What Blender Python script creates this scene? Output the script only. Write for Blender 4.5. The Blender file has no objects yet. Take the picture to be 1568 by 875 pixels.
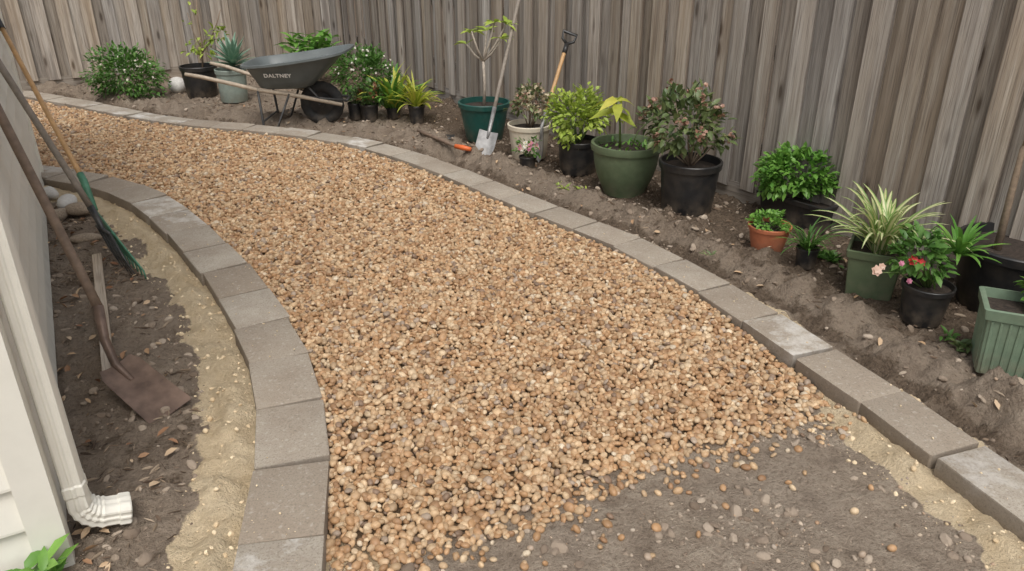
import bpy, math, random
import numpy as np
from mathutils import Vector, Matrix
random.seed(11); rng=np.random.default_rng(11)
S=bpy.context.scene
# ---------------------------------------------------------------- survey helpers
F=1162.0; PIT=math.radians(25); H=1.6
CP,SP=math.cos(PIT),math.sin(PIT)
def ray(u,v):
    cx=(u-784)/F; cy=(437.5-v)/F
    return Vector((cx,CP+SP*cy,-SP+CP*cy))
def G(u,v,z=0.0):
    r=ray(u,v); t=(z-H)/r.z
    return Vector((r.x*t,r.y*t,z))
def HY(v,Y):
    r=ray(784,v); return H+Y/r.y*r.z
def dep(Y,z=0.0): return Y*CP+(H-z)*SP
def Xat(u,Y,z=0.0): return (u-784)/F*dep(Y,z)
def R(a,b): return random.uniform(a,b)
# ---------------------------------------------------------------- materials
def newmat(name):
    m=bpy.data.materials.new(name); m.use_nodes=True
    nt=m.node_tree; return m,nt,nt.nodes['Principled BSDF']
def nd(nt,t,**k):
    n=nt.nodes.new(t)
    for a,b in k.items(): setattr(n,a,b)
    return n
def noise_n(nt,scale,detail=4,vec=None,rough=.55):
    n=nd(nt,'ShaderNodeTexNoise'); n.inputs['Scale'].default_value=scale
    n.inputs['Detail'].default_value=detail; n.inputs['Roughness'].default_value=rough
    if vec is not None: nt.links.new(vec,n.inputs['Vector'])
    return n.outputs['Fac']
def ramp(nt,fac,stops,interp='LINEAR'):
    r=nd(nt,'ShaderNodeValToRGB'); cr=r.color_ramp; cr.interpolation=interp
    while len(cr.elements)<len(stops): cr.elements.new(.5)
    for e,(p,c) in zip(cr.elements,stops):
        e.position=p
        if not isinstance(c,(tuple,list)): c=(c,c,c)
        e.color=(c[0],c[1],c[2],1)
    nt.links.new(fac,r.inputs[0]); return r.outputs[0]
def mix(nt,fac,a,b,mode='MIX'):
    n=nd(nt,'ShaderNodeMix',data_type='RGBA',blend_type=mode)
    for s,x in ((n.inputs[0],fac),(n.inputs[6],a),(n.inputs[7],b)):
        if isinstance(x,(int,float)): s.default_value=x
        elif isinstance(x,(tuple,list)): s.default_value=(x[0],x[1],x[2],1)
        else: nt.links.new(x,s)
    return n.outputs[2]
def math_n(nt,op,a,b=0.0):
    n=nd(nt,'ShaderNodeMath',operation=op)
    for s,x in zip(n.inputs,(a,b)):
        if isinstance(x,(int,float)): s.default_value=x
        else: nt.links.new(x,s)
    return n.outputs[0]
def attr(nt,name,out='Fac'):
    return nd(nt,'ShaderNodeAttribute',attribute_name=name).outputs[out]
def bump(nt,b,h,strength=.4,dist=.01):
    n=nd(nt,'ShaderNodeBump'); n.inputs['Strength'].default_value=strength; n.inputs['Distance'].default_value=dist
    nt.links.new(h,n.inputs['Height']); nt.links.new(n.outputs[0],b.inputs['Normal'])
def ocoord(nt): return nd(nt,'ShaderNodeTexCoord').outputs['Object']
def mapping(nt,vec,scale):
    n=nd(nt,'ShaderNodeMapping'); n.inputs['Scale'].default_value=scale
    nt.links.new(vec,n.inputs[0]); return n.outputs[0]

def m_plain(name,col,rough=.5,var=.25,dirt=0.0,scale=25,metal=0.0,bmp=.1):
    m,nt,b=newmat(name); oc=ocoord(nt)
    n=noise_n(nt,scale,4,oc)
    c=ramp(nt,n,[(.25,tuple(x*(1-var) for x in col)),(.75,tuple(min(1,x*(1+var)) for x in col))])
    if dirt>0:
        sep=nd(nt,'ShaderNodeSeparateXYZ'); nt.links.new(oc,sep.inputs[0])
        mr=nd(nt,'ShaderNodeMapRange'); nt.links.new(sep.outputs[2],mr.inputs[0])
        mr.inputs[1].default_value=0; mr.inputs[2].default_value=.12; mr.inputs[3].default_value=1; mr.inputs[4].default_value=.15
        n2=ramp(nt,noise_n(nt,14,4,oc),[(.4,0.0),(.7,1.0)])
        f=math_n(nt,'MULTIPLY',math_n(nt,'MULTIPLY',mr.outputs[0],n2),dirt)
        c=mix(nt,f,c,(.24,.19,.14))
    nt.links.new(c,b.inputs['Base Color'])
    b.inputs['Roughness'].default_value=rough; b.inputs['Metallic'].default_value=metal
    if bmp: bump(nt,b,noise_n(nt,scale*5,2,oc),bmp,.003)
    return m
def m_leaf(name,a,bcol,edge=None,rough=.45,trans=.25,efac=1.0):
    m,nt,b=newmat(name)
    c=mix(nt,attr(nt,'rnd'),a,bcol)
    if edge is not None:
        e=ramp(nt,attr(nt,'e'),[(.3,0.0),(.75,efac)]); c=mix(nt,e,c,edge)
    n=noise_n(nt,30,2,ocoord(nt)); c=mix(nt,ramp(nt,n,[(.35,0.0),(.7,.3)]),c,tuple(x*.6 for x in a))
    nt.links.new(c,b.inputs['Base Color']); b.inputs['Roughness'].default_value=rough
    t=nd(nt,'ShaderNodeBsdfTranslucent'); nt.links.new(c,t.inputs[0])
    ms=nd(nt,'ShaderNodeMixShader'); ms.inputs[0].default_value=trans
    nt.links.new(b.outputs[0],ms.inputs[1]); nt.links.new(t.outputs[0],ms.inputs[2])
    nt.links.new(ms.outputs[0],nt.nodes['Material Output'].inputs[0]); return m
# ---------------------------------------------------------------- mesh builder
class MB:
    def __init__(s): s.v=[];s.f=[];s.m=[];s.r=[];s.e=[];s.w=[]
    def add(s,vs,fs,mat=0,rnd=0.0,e=None,w=None):
        o=len(s.v); s.v+= [tuple(x) for x in vs]
        s.f+=[tuple(i+o for i in f) for f in fs]; s.m+=[mat]*len(fs)
        s.r+=[rnd]*len(vs); s.e+= (e if e is not None else [0.0]*len(vs))
        s.w+= (w if w is not None else [(0,0,0)]*len(vs))
    def build(s,name,mats,parent=None,smooth=True,loc=None,sharp=None):
        me=bpy.data.meshes.new(name); me.from_pydata(s.v,[],s.f)
        for m in mats: me.materials.append(m)
        me.polygons.foreach_set('material_index',s.m)
        me.polygons.foreach_set('use_smooth',[smooth]*len(s.f))
        a=me.attributes.new('rnd','FLOAT','POINT'); a.data.foreach_set('value',s.r)
        a=me.attributes.new('e','FLOAT','POINT'); a.data.foreach_set('value',s.e)
        a=me.attributes.new('wc','FLOAT_VECTOR','POINT'); a.data.foreach_set('vector',np.array(s.w,dtype=np.float32).ravel())
        if smooth and sharp:
            me.set_sharp_from_angle(angle=math.radians(sharp))
        me.update(); ob=bpy.data.objects.new(name,me); S.collection.objects.link(ob)
        if loc is not None: ob.location=loc
        if parent: ob.parent=parent
        return ob
def empty(name,loc,rz=0):
    e=bpy.data.objects.new(name,None); e.location=loc; e.rotation_euler=(0,0,rz); e.empty_display_size=.1
    S.collection.objects.link(e); return e
def box(mb,c,ax,ay,az,mat=0,rnd=0.0,w=None):
    c,ax,ay,az=map(Vector,(c,ax,ay,az)); vs=[]
    for sz in(-1,1):
        for sx,sy in((-1,-1),(1,-1),(1,1),(-1,1)): vs.append(c+ax*sx+ay*sy+az*sz)
    mb.add(vs,[(3,2,1,0),(4,5,6,7),(0,1,5,4),(1,2,6,5),(2,3,7,6),(3,0,4,7)],mat,rnd,None,w)
def lathe(mb,prof,n=36,mat=0,c=(0,0,0)):
    vs=[];fs=[]
    for (r,z) in prof:
        for i in range(n):
            a=2*math.pi*i/n; vs.append((c[0]+r*math.cos(a),c[1]+r*math.sin(a),c[2]+z))
    for j in range(len(prof)-1):
        for i in range(n):
            k=(i+1)%n; fs.append((j*n+i,j*n+k,(j+1)*n+k,(j+1)*n+i))
    mb.add(vs,fs,mat)
def frame(d):
    d=Vector(d).normalized(); up=Vector((0,0,1)) if abs(d.z)<.95 else Vector((1,0,0))
    a=d.cross(up).normalized(); return a,d.cross(a).normalized()
def tube(mb,pts,rad,n=8,mat=0,rnd=0.0,cap=True,flat=1.0):
    pts=[Vector(p) for p in pts]
    if not isinstance(rad,(list,tuple)): rad=[rad]*len(pts)
    vs=[];fs=[]
    a0=None
    for i,p in enumerate(pts):
        d=(pts[min(i+1,len(pts)-1)]-pts[max(i-1,0)])
        if d.length<1e-9: d=Vector((0,0,1))
        d.normalize()
        if a0 is None: a0,_=frame(d)
        a=(a0-d*a0.dot(d)).normalized(); b=d.cross(a); a0=a
        for k in range(n):
            t=2*math.pi*k/n; vs.append(p+(a*math.cos(t)*flat+b*math.sin(t))*rad[i])
    for j in range(len(pts)-1):
        for k in range(n):
            l=(k+1)%n; fs.append((j*n+k,j*n+l,(j+1)*n+l,(j+1)*n+k))
    if cap: fs.append(tuple(range(n-1,-1,-1))); o=(len(pts)-1)*n; fs.append(tuple(o+k for k in range(n)))
    mb.add(vs,fs,mat,rnd)
def rv():
    while True:
        v=Vector((R(-1,1),R(-1,1),R(-1,1)))
        if .05<v.length<1: return v.normalized()
def leaf(mb,p,d,L,W,mat=0,droop=.25,rnd=None,nrm=None,fold=.15):
    d=Vector(d).normalized(); up=nrm or (Vector((0,0,1))+rv()*.5)
    side=d.cross(up)
    if side.length<1e-3: side=d.cross(Vector((1,0,0)))
    side.normalize(); n=side.cross(d).normalized()
    p=Vector(p); vs=[p];e=[0.]
    for t,w in((.28,.78),(.65,.88)):
        c=p+d*L*t-n*droop*L*t*t
        vs+=[c+side*W*.5*w+n*fold*W, c, c-side*W*.5*w+n*fold*W]; e+=[1.,0.,1.]
    vs.append(p+d*L-n*droop*L); e.append(.6)
    mb.add(vs,[(0,2,1),(0,3,2),(1,2,5,4),(2,3,6,5),(4,5,7),(5,6,7)],mat,random.random() if rnd is None else rnd,e)
def strap(mb,p,az,el,L,W,mat=0,curl=1.2,n=9,prof=None,rnd=None):
    p=Vector(p); vs=[];e=[];fs=[]
    side=Vector((-math.sin(az),math.cos(az),0)); st=L/n
    for i in range(n+1):
        t=i/n; w=(prof(t) if prof else math.sin(math.pi*min(1,.12+t*.88))**.6 if t<.999 else .02)*W*.5
        d=Vector((math.cos(az)*math.cos(el),math.sin(az)*math.cos(el),math.sin(el)))
        nr=side.cross(d)*-1
        vs+=[p+side*w+nr*w*.35,p.copy(),p-side*w+nr*w*.35]; e+=[1.,0.,1.]
        p=p+d*st; el-=curl*(.4+1.2*t)/n
    for i in range(n):
        a=i*3; fs+=[(a,a+1,a+4,a+3),(a+1,a+2,a+5,a+4)]
    mb.add(vs,fs,mat,random.random() if rnd is None else rnd,e)
def flower(mb,p,n,r,mat,pet=5,cmat=None):
    n=Vector(n).normalized(); a,b=frame(n); off=R(0,6)
    for k in range(pet):
        t=off+2*math.pi*k/pet; d=a*math.cos(t)+b*math.sin(t)
        leaf(mb,p,d+n*.3,r,r*.9,mat,.15,nrm=n,fold=.05)
    if cmat is not None: lathe(mb,[(0.001,r*.3),(r*.2,r*.22),(r*.2,r*.05)],6,cmat,p)
def shrub(mb,c,rx,ry,rz,base,nc,nl,L,W,mat=0,stem=1,clr=.38,up=.5,srad=.005,shell=.55):
    c=Vector(c); base=Vector(base); tips=[]
    for i in range(nc):
        h=1-1.75*(i+.5)/nc; a=i*2.4+R(-.4,.4); q=math.sqrt(max(0,1-h*h))
        k=R(shell,.9); cc=c+Vector((rx*q*math.cos(a)*k,ry*q*math.sin(a)*k,rz*h*k)); tips.append(cc)
        if stem is not None:
            mid=(base+cc)/2+rv()*.15*rx; tube(mb,[base,mid,cc],[srad,srad*.7,srad*.4],5,stem,.5)
        sh=R(0,.35)
        for j in range(nl//nc):
            o=rv(); o=Vector((o.x*rx,o.y*ry,o.z*rz))*clr*(random.random()**.45)*R(.7,1.25)
            p=cc+o; out=(p-c); out=Vector((out.x/rx,out.y/ry,out.z/rz)).normalized()
            leaf(mb,p,out+rv()*.8+Vector((0,0,up*.5)),L*R(.65,1.25),W*R(.7,1.2),mat,R(.05,.45),rnd=min(1,max(0,R(0,.65)+sh)))
    return tips
# ---------------------------------------------------------------- layout curves (world metres, measured on the ground)
PT=.065
Rpx=[(1484,700),(1361,612),(1261,549),(1178,492),(1108,447),(1042,410),(981,379),(912,350),(845,324),(785,300),(730,277),(680,257),(635,241),(585,226),(530,213),(470,204),(410,197),(340,191),(270,184),(210,175),(160,165),(115,156),(80,150)]
Lpx=[(430,829),(445,708),(444,617),(429,547),(401,494),(372,447),(345,410),(317,381),(289,352),(264,330),(238,310),(212,296),(180,284),(145,275),(105,268),(70,263)]
def curve(px,ext0,ext1):
    p=[np.array(G(u,v,PT)[:2]) for u,v in px]
    a=(p[0]-p[1]); a/=np.linalg.norm(a); b=p[-1]-p[-2]; b/=np.linalg.norm(b)
    p=[p[0]+a*ext0*k/3 for k in(3,2,1)]+p+[p[-1]+b*ext1*k/3 for k in(1,2,3)]
    p=np.array(p); out=[]
    for i in range(len(p)-1):
        p0,p1,p2,p3=p[max(i-1,0)],p[i],p[i+1],p[min(i+2,len(p)-1)]
        for t in np.linspace(0,1,12,endpoint=False):
            out.append(.5*((2*p1)+(-p0+p2)*t+(2*p0-5*p1+4*p2-p3)*t*t+(-p0+3*p1-3*p2+p3)*t**3))
    out.append(p[-1]); q=np.array(out)
    for _ in range(10): q[1:-1]=(q[:-2]+q[1:-1]*2+q[2:])/4
    return q
CR=curve(Rpx,2.0,2.0); CL=curve(Lpx,1.5,2.2)
def resamp(q,step):
    d=np.r_[0,np.cumsum(np.linalg.norm(np.diff(q,axis=0),axis=1))]
    s=np.arange(0,d[-1],step); return np.c_[np.interp(s,d,q[:,0]),np.interp(s,d,q[:,1])]
def sdist(x,y,q):
    q=resamp(q,.05); T=np.gradient(q,axis=0); T/=np.linalg.norm(T,axis=1)[:,None]
    out=np.empty(len(x))
    for i in range(0,len(x),20000):
        X=x[i:i+20000,None]-q[None,:,0]; Y=y[i:i+20000,None]-q[None,:,1]
        D=X*X+Y*Y; k=D.argmin(1); ii=np.arange(len(k)); dx,dy=X[ii,k],Y[ii,k]
        cr=T[k,0]*dy-T[k,1]*dx
        big=np.sqrt(D[ii,k]); out[i:i+20000]=np.where(big<.12,cr,np.sign(cr)*big)
    return out
FB=[(470,862),(500,850),(540,872),(600,872),(655,850),(720,832),(790,812),(835,785),(900,768),(925,738),(1010,714),(1060,694),(1140,688),(1165,652),(1250,641),(1266,612),(1245,585),(1225,560)]
FBw=[np.array(G(u,v,.01)[:2]) for u,v in FB]
poly=np.array([(-12,1.2)]+[tuple(p) for p in FBw]+[(3,3.3),(3,20),(-14,20)])
def inpoly(x,y,P):
    c=np.zeros(len(x),bool); j=len(P)-1
    for i in range(len(P)):
        xi,yi=P[i]; xj,yj=P[j]
        if yi!=yj: c^=((yi>y)!=(yj>y))&(x<(xj-xi)*(y-yi)/(yj-yi)+xi)
        j=i
    return c
def vnoise(x,y,seed=0):
    xi=np.floor(x).astype(np.int64); yi=np.floor(y).astype(np.int64); fx=x-xi; fy=y-yi
    fx=fx*fx*(3-2*fx); fy=fy*fy*(3-2*fy)
    def h(a,b):
        n=(a*374761393+b*668265263+seed*974711)&0xffffffff
        n=((n^(n>>13))*1274126177)&0xffffffff; return ((n^(n>>16))&0xffff)/65535.
    return (h(xi,yi)*(1-fx)+h(xi+1,yi)*fx)*(1-fy)+(h(xi,yi+1)*(1-fx)+h(xi+1,yi+1)*fx)*fy
def fbm(x,y,s,seed=0,o=4):
    r=0;a=1;t=0
    for i in range(o): r=r+a*(vnoise(x*s+i*17.3,y*s+i*9.1,seed+i)-.5)*2; t+=a; a*=.55; s*=2.03
    return r/t
FBq=np.array(FBw)
def zones(x,y):
    sR=-sdist(x,y,CR); sL=sdist(x,y,CL)
    fd=np.abs(sdist(x,y,FBq)); g=inpoly(x,y,poly); fd=np.where(g,fd,-fd)
    gravel=(sR<0)&(sL<0)&g
    return sR,sL,fd,gravel
def height(x,y,Z=None):
    sR,sL,fd,g=Z or zones(x,y)
    n1=fbm(x,y,1.6,1); n2=fbm(x,y,7,5); n3=fbm(x,y,28,9,3)
    z=.010*n1+.009*n2+.009*n3
    z=np.where(g,z*np.clip(1-fd/.3,0,1)+np.clip(fd/.6,0,1)*.028+.004*n2,z)
    w=np.clip((sR-.1)/.15,0,1)
    trench=-.055*np.exp(-((sR-.27)/.07)**2)*(1+n1)+.05*np.exp(-((sR-.48-.1*n1)/.10)**2)*(1+1.6*n2)
    bed=.018*n1+.040*n2+.034*n3+trench
    z=np.where(sR>.1,z*(1-w)+bed*w,z)
    w=np.clip((sL-.1)/.2,0,1)
    z=np.where(sL>.1,z*(1-w)+w*(.018*n1+.024*n2+.024*n3)+.024*np.exp(-((sL-.19-.04*n2)/.05)**2)*(1+2.2*n2),z)
    z=z+np.where((sR<-.1)&(sR>-.4)&~g,.020*np.exp(-((-sR-.17)/.05)**2)*(1+2.4*n2),0)
    far=(np.abs(x+1)>6.5)|(y>12)|(y<.5)
    return np.where(far,0,z)
# ---------------------------------------------------------------- ground
m_ground,nt,b=newmat('garden_soil'); oc=ocoord(nt)
nbig=noise_n(nt,1.7,3,oc); nmid=noise_n(nt,9,5,oc,.7); nf=noise_n(nt,70,4,oc,.75); nff=noise_n(nt,260,2,oc,.7)
soil=ramp(nt,nmid,[(.28,(.19,.143,.105)),(.48,(.36,.287,.218)),(.72,(.50,.415,.325))])
soil=mix(nt,ramp(nt,nbig,[(.38,0.),(.66,.4)]),soil,(.43,.355,.285))
soil=mix(nt,ramp(nt,nf,[(.34,.65),(.5,0.)]),soil,(.17,.125,.09))
soil=mix(nt,ramp(nt,nff,[(.55,0.),(.72,.45)]),soil,(.55,.46,.36))
vo=nd(nt,'ShaderNodeTexVoronoi'); vo.inputs['Scale'].default_value=95; nt.links.new(oc,vo.inputs['Vector'])
st=ramp(nt,vo.outputs['Distance'],[(.12,1.0),(.2,0.0)]); st=mix(nt,1.0,st,ramp(nt,nmid,[(.5,0.),(.6,1.)]),'MULTIPLY')
soil=mix(nt,st,soil,(.55,.46,.35))
soil=mix(nt,math_n(nt,'MULTIPLY',attr(nt,'bed'),.25),soil,(.18,.13,.09))
mul=ramp(nt,nf,[(.3,(.055,.04,.028)),(.55,(.16,.115,.08)),(.8,(.29,.22,.16))])
mf=math_n(nt,'ADD',attr(nt,'mulch'),math_n(nt,'MULTIPLY',math_n(nt,'SUBTRACT',nmid,.5),1.5))
soil=mix(nt,ramp(nt,mf,[(.42,0.),(.62,.85)]),soil,mul)
snd=ramp(nt,nmid,[(.3,(.66,.51,.32)),(.7,(.88,.73,.51))]); snd=mix(nt,ramp(nt,nff,[(.3,.5),(.55,0.)]),snd,(.52,.39,.24))
snd=mix(nt,ramp(nt,nf,[(.3,.35),(.42,0.)]),snd,(.42,.31,.19))
sf=math_n(nt,'ADD',attr(nt,'sand'),math_n(nt,'MULTIPLY',math_n(nt,'SUBTRACT',nmid,.5),1.1))
soil=mix(nt,ramp(nt,sf,[(.40,0.),(.50,1.)]),soil,snd)
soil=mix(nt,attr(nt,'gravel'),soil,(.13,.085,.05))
nt.links.new(soil,b.inputs['Base Color']); b.inputs['Roughness'].default_value=.95; b.inputs['Specular IOR Level'].default_value=.15
hh=math_n(nt,'ADD',math_n(nt,'MULTIPLY',nf,1.4),math_n(nt,'ADD',math_n(nt,'MULTIPLY',nff,.35),math_n(nt,'MULTIPLY',nmid,1.2)))
bump(nt,b,hh,.9,.022)
xs=np.r_[-160,-70,-30,-14,-9,np.arange(-6.4,4.2,.022),5.5,8,14,30,70,160]
ys=np.r_[-150,-50,-20,-6,-1,np.arange(.9,4.6,.014),np.arange(4.6,11.8,.034),13,16,25,60,160]
XX,YY=np.meshgrid(xs,ys); x=XX.ravel(); y=YY.ravel()
Z=zones(x,y); sR,sL,fd,gm=Z; z=height(x,y,Z)
nx,ny=len(xs),len(ys)
idx=np.arange(nx*ny).reshape(ny,nx)
fa=np.stack([idx[:-1,:-1],idx[:-1,1:],idx[1:,1:],idx[1:,:-1]],-1).reshape(-1,4)
me=bpy.data.meshes.new('ground'); me.vertices.add(len(x)); me.vertices.foreach_set('co',np.c_[x,y,z].ravel())
me.loops.add(fa.size); me.loops.foreach_set('vertex_index',fa.ravel()); me.polygons.add(len(fa))
me.polygons.foreach_set('loop_start',np.arange(0,fa.size,4)); me.polygons.foreach_set('loop_total',np.full(len(fa),4))
me.update(calc_edges=True); me.polygons.foreach_set('use_smooth',np.ones(len(fa),bool))
n2=fbm(x,y,3.5,21)
sand=np.where((sL>.05),np.clip(1.15-(sL-.23-.12*n2)/.09,0,1),0)*np.clip((5.6-y)/.8,0,1)
sand=np.maximum(sand,np.where((sR<0)&(sR>-.7)&~gm,np.clip(1.15-(-sR-.24-.10*n2)/.05,0,1),0))
sand=np.maximum(sand,np.where((sR>0),np.clip(1.1-(sR-.16-.11*n2)/.06,0,1),0)*np.clip((4.6-y)/1.2,.2,1))
sand=np.maximum(sand,np.where((sL<0)&(sL>-.3)&(y<1.75),.9,0))
sand=np.maximum(sand,np.where((np.abs(sL)<.12)|(np.abs(sR)<.11),.9,0))
FC=np.array((-2.32,10.6)); FD=np.array((.546,-.838)); FN=np.array((-.838,-.546))
dfence=(x-FC[0])*FN[0]+(y-FC[1])*FN[1]
mulch=np.where(sR>.2,np.clip(.95-(dfence-.5)/.6,0.08,1),0)
mulch=np.maximum(mulch,np.where(sR>.15,.7*np.exp(-((sR-.30)/.07)**2),0))
mulch=np.where(sL>.3,np.clip(.34+.45*n2,0,1),mulch)
bedm=np.where((sR>.12)|(sL>.2),1.0,0.0)
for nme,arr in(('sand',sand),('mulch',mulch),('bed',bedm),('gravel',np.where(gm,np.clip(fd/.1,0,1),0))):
    a=me.attributes.new(nme,'FLOAT','POINT'); a.data.foreach_set('value',arr.astype(np.float32))
me.materials.append(m_ground); gr=bpy.data.objects.new('ground',me); S.collection.objects.link(gr)
# ---------------------------------------------------------------- scatter (geometry-node instancing)
def scatter(name,pts,rot,scl,objs,mat):
    col=bpy.data.collections.new(name+'_pieces')
    for o in objs: col.objects.link(o)
    me=bpy.data.meshes.new(name); me.vertices.add(len(pts)); me.vertices.foreach_set('co',np.asarray(pts,dtype=np.float32).ravel())
    for k,a in(('rot',rot),('scl',scl)):
        t=me.attributes.new(k,'FLOAT_VECTOR','POINT'); t.data.foreach_set('vector',np.asarray(a,dtype=np.float32).ravel())
    t=me.attributes.new('pick','INT','POINT'); t.data.foreach_set('value',rng.integers(0,len(objs),len(pts)).astype(np.int32))
    ob=bpy.data.objects.new(name,me); S.collection.objects.link(ob)
    ng=bpy.data.node_groups.new(name,'GeometryNodeTree')
    ng.interface.new_socket('Geometry',in_out='INPUT',socket_type='NodeSocketGeometry')
    ng.interface.new_socket('Geometry',in_out='OUTPUT',socket_type='NodeSocketGeometry')
    N=ng.nodes; gi=N.new('NodeGroupInput'); go=N.new('NodeGroupOutput'); ip=N.new('GeometryNodeInstanceOnPoints')
    ci=N.new('GeometryNodeCollectionInfo'); ci.inputs['Collection'].default_value=col
    ci.inputs['Separate Children'].default_value=True; ci.inputs['Reset Children'].default_value=True
    def na(n,t):
        q=N.new('GeometryNodeInputNamedAttribute'); q.data_type=t; q.inputs['Name'].default_value=n; return q.outputs['Attribute']
    e=N.new('FunctionNodeEulerToRotation'); L=ng.links
    L.new(gi.outputs[0],ip.inputs['Points']); L.new(ci.outputs[0],ip.inputs['Instance'])
    ip.inputs['Pick Instance'].default_value=True; L.new(na('pick','INT'),ip.inputs['Instance Index'])
    L.new(na('rot','FLOAT_VECTOR'),e.inputs[0]); L.new(e.outputs[0],ip.inputs['Rotation'])
    L.new(na('scl','FLOAT_VECTOR'),ip.inputs['Scale']); L.new(ip.outputs[0],go.inputs[0])
    ob.modifiers.new('scatter','NODES').node_group=ng
    return ob
import bmesh
def lump(name,mat,sub,amp,seed,shape=(1,1,1),smooth=True,facet=0):
    bm=bmesh.new(); bmesh.ops.create_icosphere(bm,subdivisions=sub,radius=.5)
    rd=random.Random(seed); dirs=[Vector((rd.gauss(0,1),rd.gauss(0,1),rd.gauss(0,1))).normalized() for _ in range(7)]
    am=[rd.uniform(-amp,amp) for _ in dirs]
    for v in bm.verts:
        d=v.co.normalized(); k=1+sum(a*max(0,d.dot(q))**2 for a,q in zip(am,dirs))
        if facet: k+=rd.uniform(-facet,facet)
        v.co=Vector((v.co.x*shape[0],v.co.y*shape[1],v.co.z*shape[2]))*k
    m=bpy.data.meshes.new(name); bm.to_mesh(m); bm.free(); m.materials.append(mat)
    m.polygons.foreach_set('use_smooth',[smooth]*len(m.polygons)); return bpy.data.objects.new(name,m)
def jgrid(x0,x1,y0,y1,s):
    gx=np.arange(x0,x1,s); gy=np.arange(y0,y1,s*.866)
    A,B=np.meshgrid(gx,gy); A=A+(np.arange(len(gy))%2)[:,None]*s*.5
    A=A.ravel()+rng.uniform(-.38,.38,A.size)*s; B=B.ravel()+rng.uniform(-.38,.38,B.size)*s; return A,B
m_peb,nt,b=newmat('river_pebble')
rn=nd(nt,'ShaderNodeObjectInfo').outputs['Random']
c=ramp(nt,rn,[(0,(.41,.24,.12)),(.13,(.52,.345,.195)),(.27,(.57,.41,.25)),(.38,(.33,.19,.10)),(.46,(.62,.475,.31)),(.53,(.46,.28,.15)),(.65,(.54,.375,.22)),(.76,(.22,.15,.105)),(.80,(.49,.345,.21)),(.89,(.39,.23,.12)),(.94,(.37,.29,.22)),(.98,(.68,.57,.42))],'CONSTANT')
sc=math_n(nt,'FRACT',math_n(nt,'MULTIPLY',rn,37.7))
hs=nd(nt,'ShaderNodeHueSaturation'); nt.links.new(c,hs.inputs['Color']); nt.links.new(math_n(nt,'ADD',math_n(nt,'MULTIPLY',sc,.42),.80),hs.inputs['Value'])
geo=nd(nt,'ShaderNodeNewGeometry').outputs['Position']
c=mix(nt,ramp(nt,noise_n(nt,110,3,geo),[(.42,0.),(.68,.42)]),hs.outputs[0],(.27,.165,.09))
nt.links.new(c,b.inputs['Base Color']); b.inputs['Roughness'].default_value=.48; b.inputs['Specular IOR Level'].default_value=.35
pebs=[lump('pebble',m_peb,2,.13,i,(1,R(.66,.9),R(.48,.66))) for i in range(9)]
P=[];SZ=[]
for (y0,y1,s,zz,keep) in((1.3,4.2,.0205,0,1),(1.3,4.2,.023,.010,.5),(4.2,7.0,.0225,0,1),(4.2,7,.027,.009,.4),(7,11,.026,0,1)):
    A,B=jgrid(-7.2,2,y0,y1,s); k=rng.random(len(A))<keep; A,B=A[k],B[k]
    zn=zones(A,B); ok=zn[3]&(zn[0]<-.112)&(zn[1]<-.115)
    ok&=(zn[2]>np.abs(fbm(A,B,9,4))*.07+ (0.12 if zz else -.0))
    A,B=A[ok],B[ok]; hz=height(A,B,tuple(q[ok] for q in zn))
    P.append(np.c_[A,B,hz+.005+zz+rng.uniform(-.004,.006,len(A))]); SZ.append(np.full(len(A),1.0 if s<.026 else 1.12))
A=rng.uniform(-.8,1.3,9000); B=rng.uniform(1.35,2.8,9000); zn=zones(A,B); ok=(zn[0]<-.12)&(zn[1]<-.12)&(zn[2]<.03)&(rng.random(9000)<np.exp(zn[2]/.05)*.85+.012)
A,B=A[ok],B[ok]; P.append(np.c_[A,B,height(A,B)+.005]); SZ.append(np.full(len(A),.88))
P=np.concatenate(P); SZ=np.concatenate(SZ); n=len(P)
L0=np.clip(rng.normal(.0285,.0058,n),.016,.046)*SZ
scl=np.c_[L0,L0*rng.uniform(.82,1.15,n),L0*rng.uniform(.85,1.25,n)]
rot=np.c_[rng.normal(0,.45,n),rng.normal(0,.45,n),rng.uniform(0,6.28,n)]
scatter('gravel_path',P,rot,scl,pebs,m_peb); print('pebbles',n)
m_clod,nt,b=newmat('soil_clod'); rn=nd(nt,'ShaderNodeObjectInfo').outputs['Random']
c=ramp(nt,rn,[(0,(.17,.125,.09)),(.5,(.31,.245,.185)),(1,(.45,.37,.29))]); nt.links.new(c,b.inputs['Base Color']); b.inputs['Roughness'].default_value=1
clods=[lump('clod',m_clod,2,.4,40+i,(1,R(.6,.9),R(.45,.75)),False,.11) for i in range(6)]
m_stone,nt,b=newmat('loose_stone'); rn=nd(nt,'ShaderNodeObjectInfo').outputs['Random']
c=ramp(nt,rn,[(0,(.30,.24,.19)),(.3,(.50,.40,.30)),(.55,(.40,.26,.16)),(.8,(.56,.47,.37)),(1,(.26,.21,.17))]); nt.links.new(c,b.inputs['Base Color']); b.inputs['Roughness'].default_value=.8
stones=[lump('stone',m_stone,2,.3,60+i,(1,.8,.6),True,.02) for i in range(5)]
def place(n,x0,x1,y0,y1,cond,lift=.0):
    A=rng.uniform(x0,x1,n); B=rng.uniform(y0,y1,n)*1.0; zn=zones(A,B); ok=cond(A,B,zn); A,B=A[ok],B[ok]
    return np.c_[A,B,height(A,B,tuple(q[ok] for q in zn))+lift]
def dF(A,B): return (A-FC[0])*FN[0]+(B-FC[1])*FN[1]
bed=lambda A,B,z:((z[0]>.16)&(dF(A,B)>.05)&(rng.random(len(A))<np.clip(.7+1.5*fbm(A,B,3,70),.15,1)))|((z[1]>.28)&(rng.random(len(A))<np.clip(.6+1.6*fbm(A,B,3,70),.1,1)))
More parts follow.
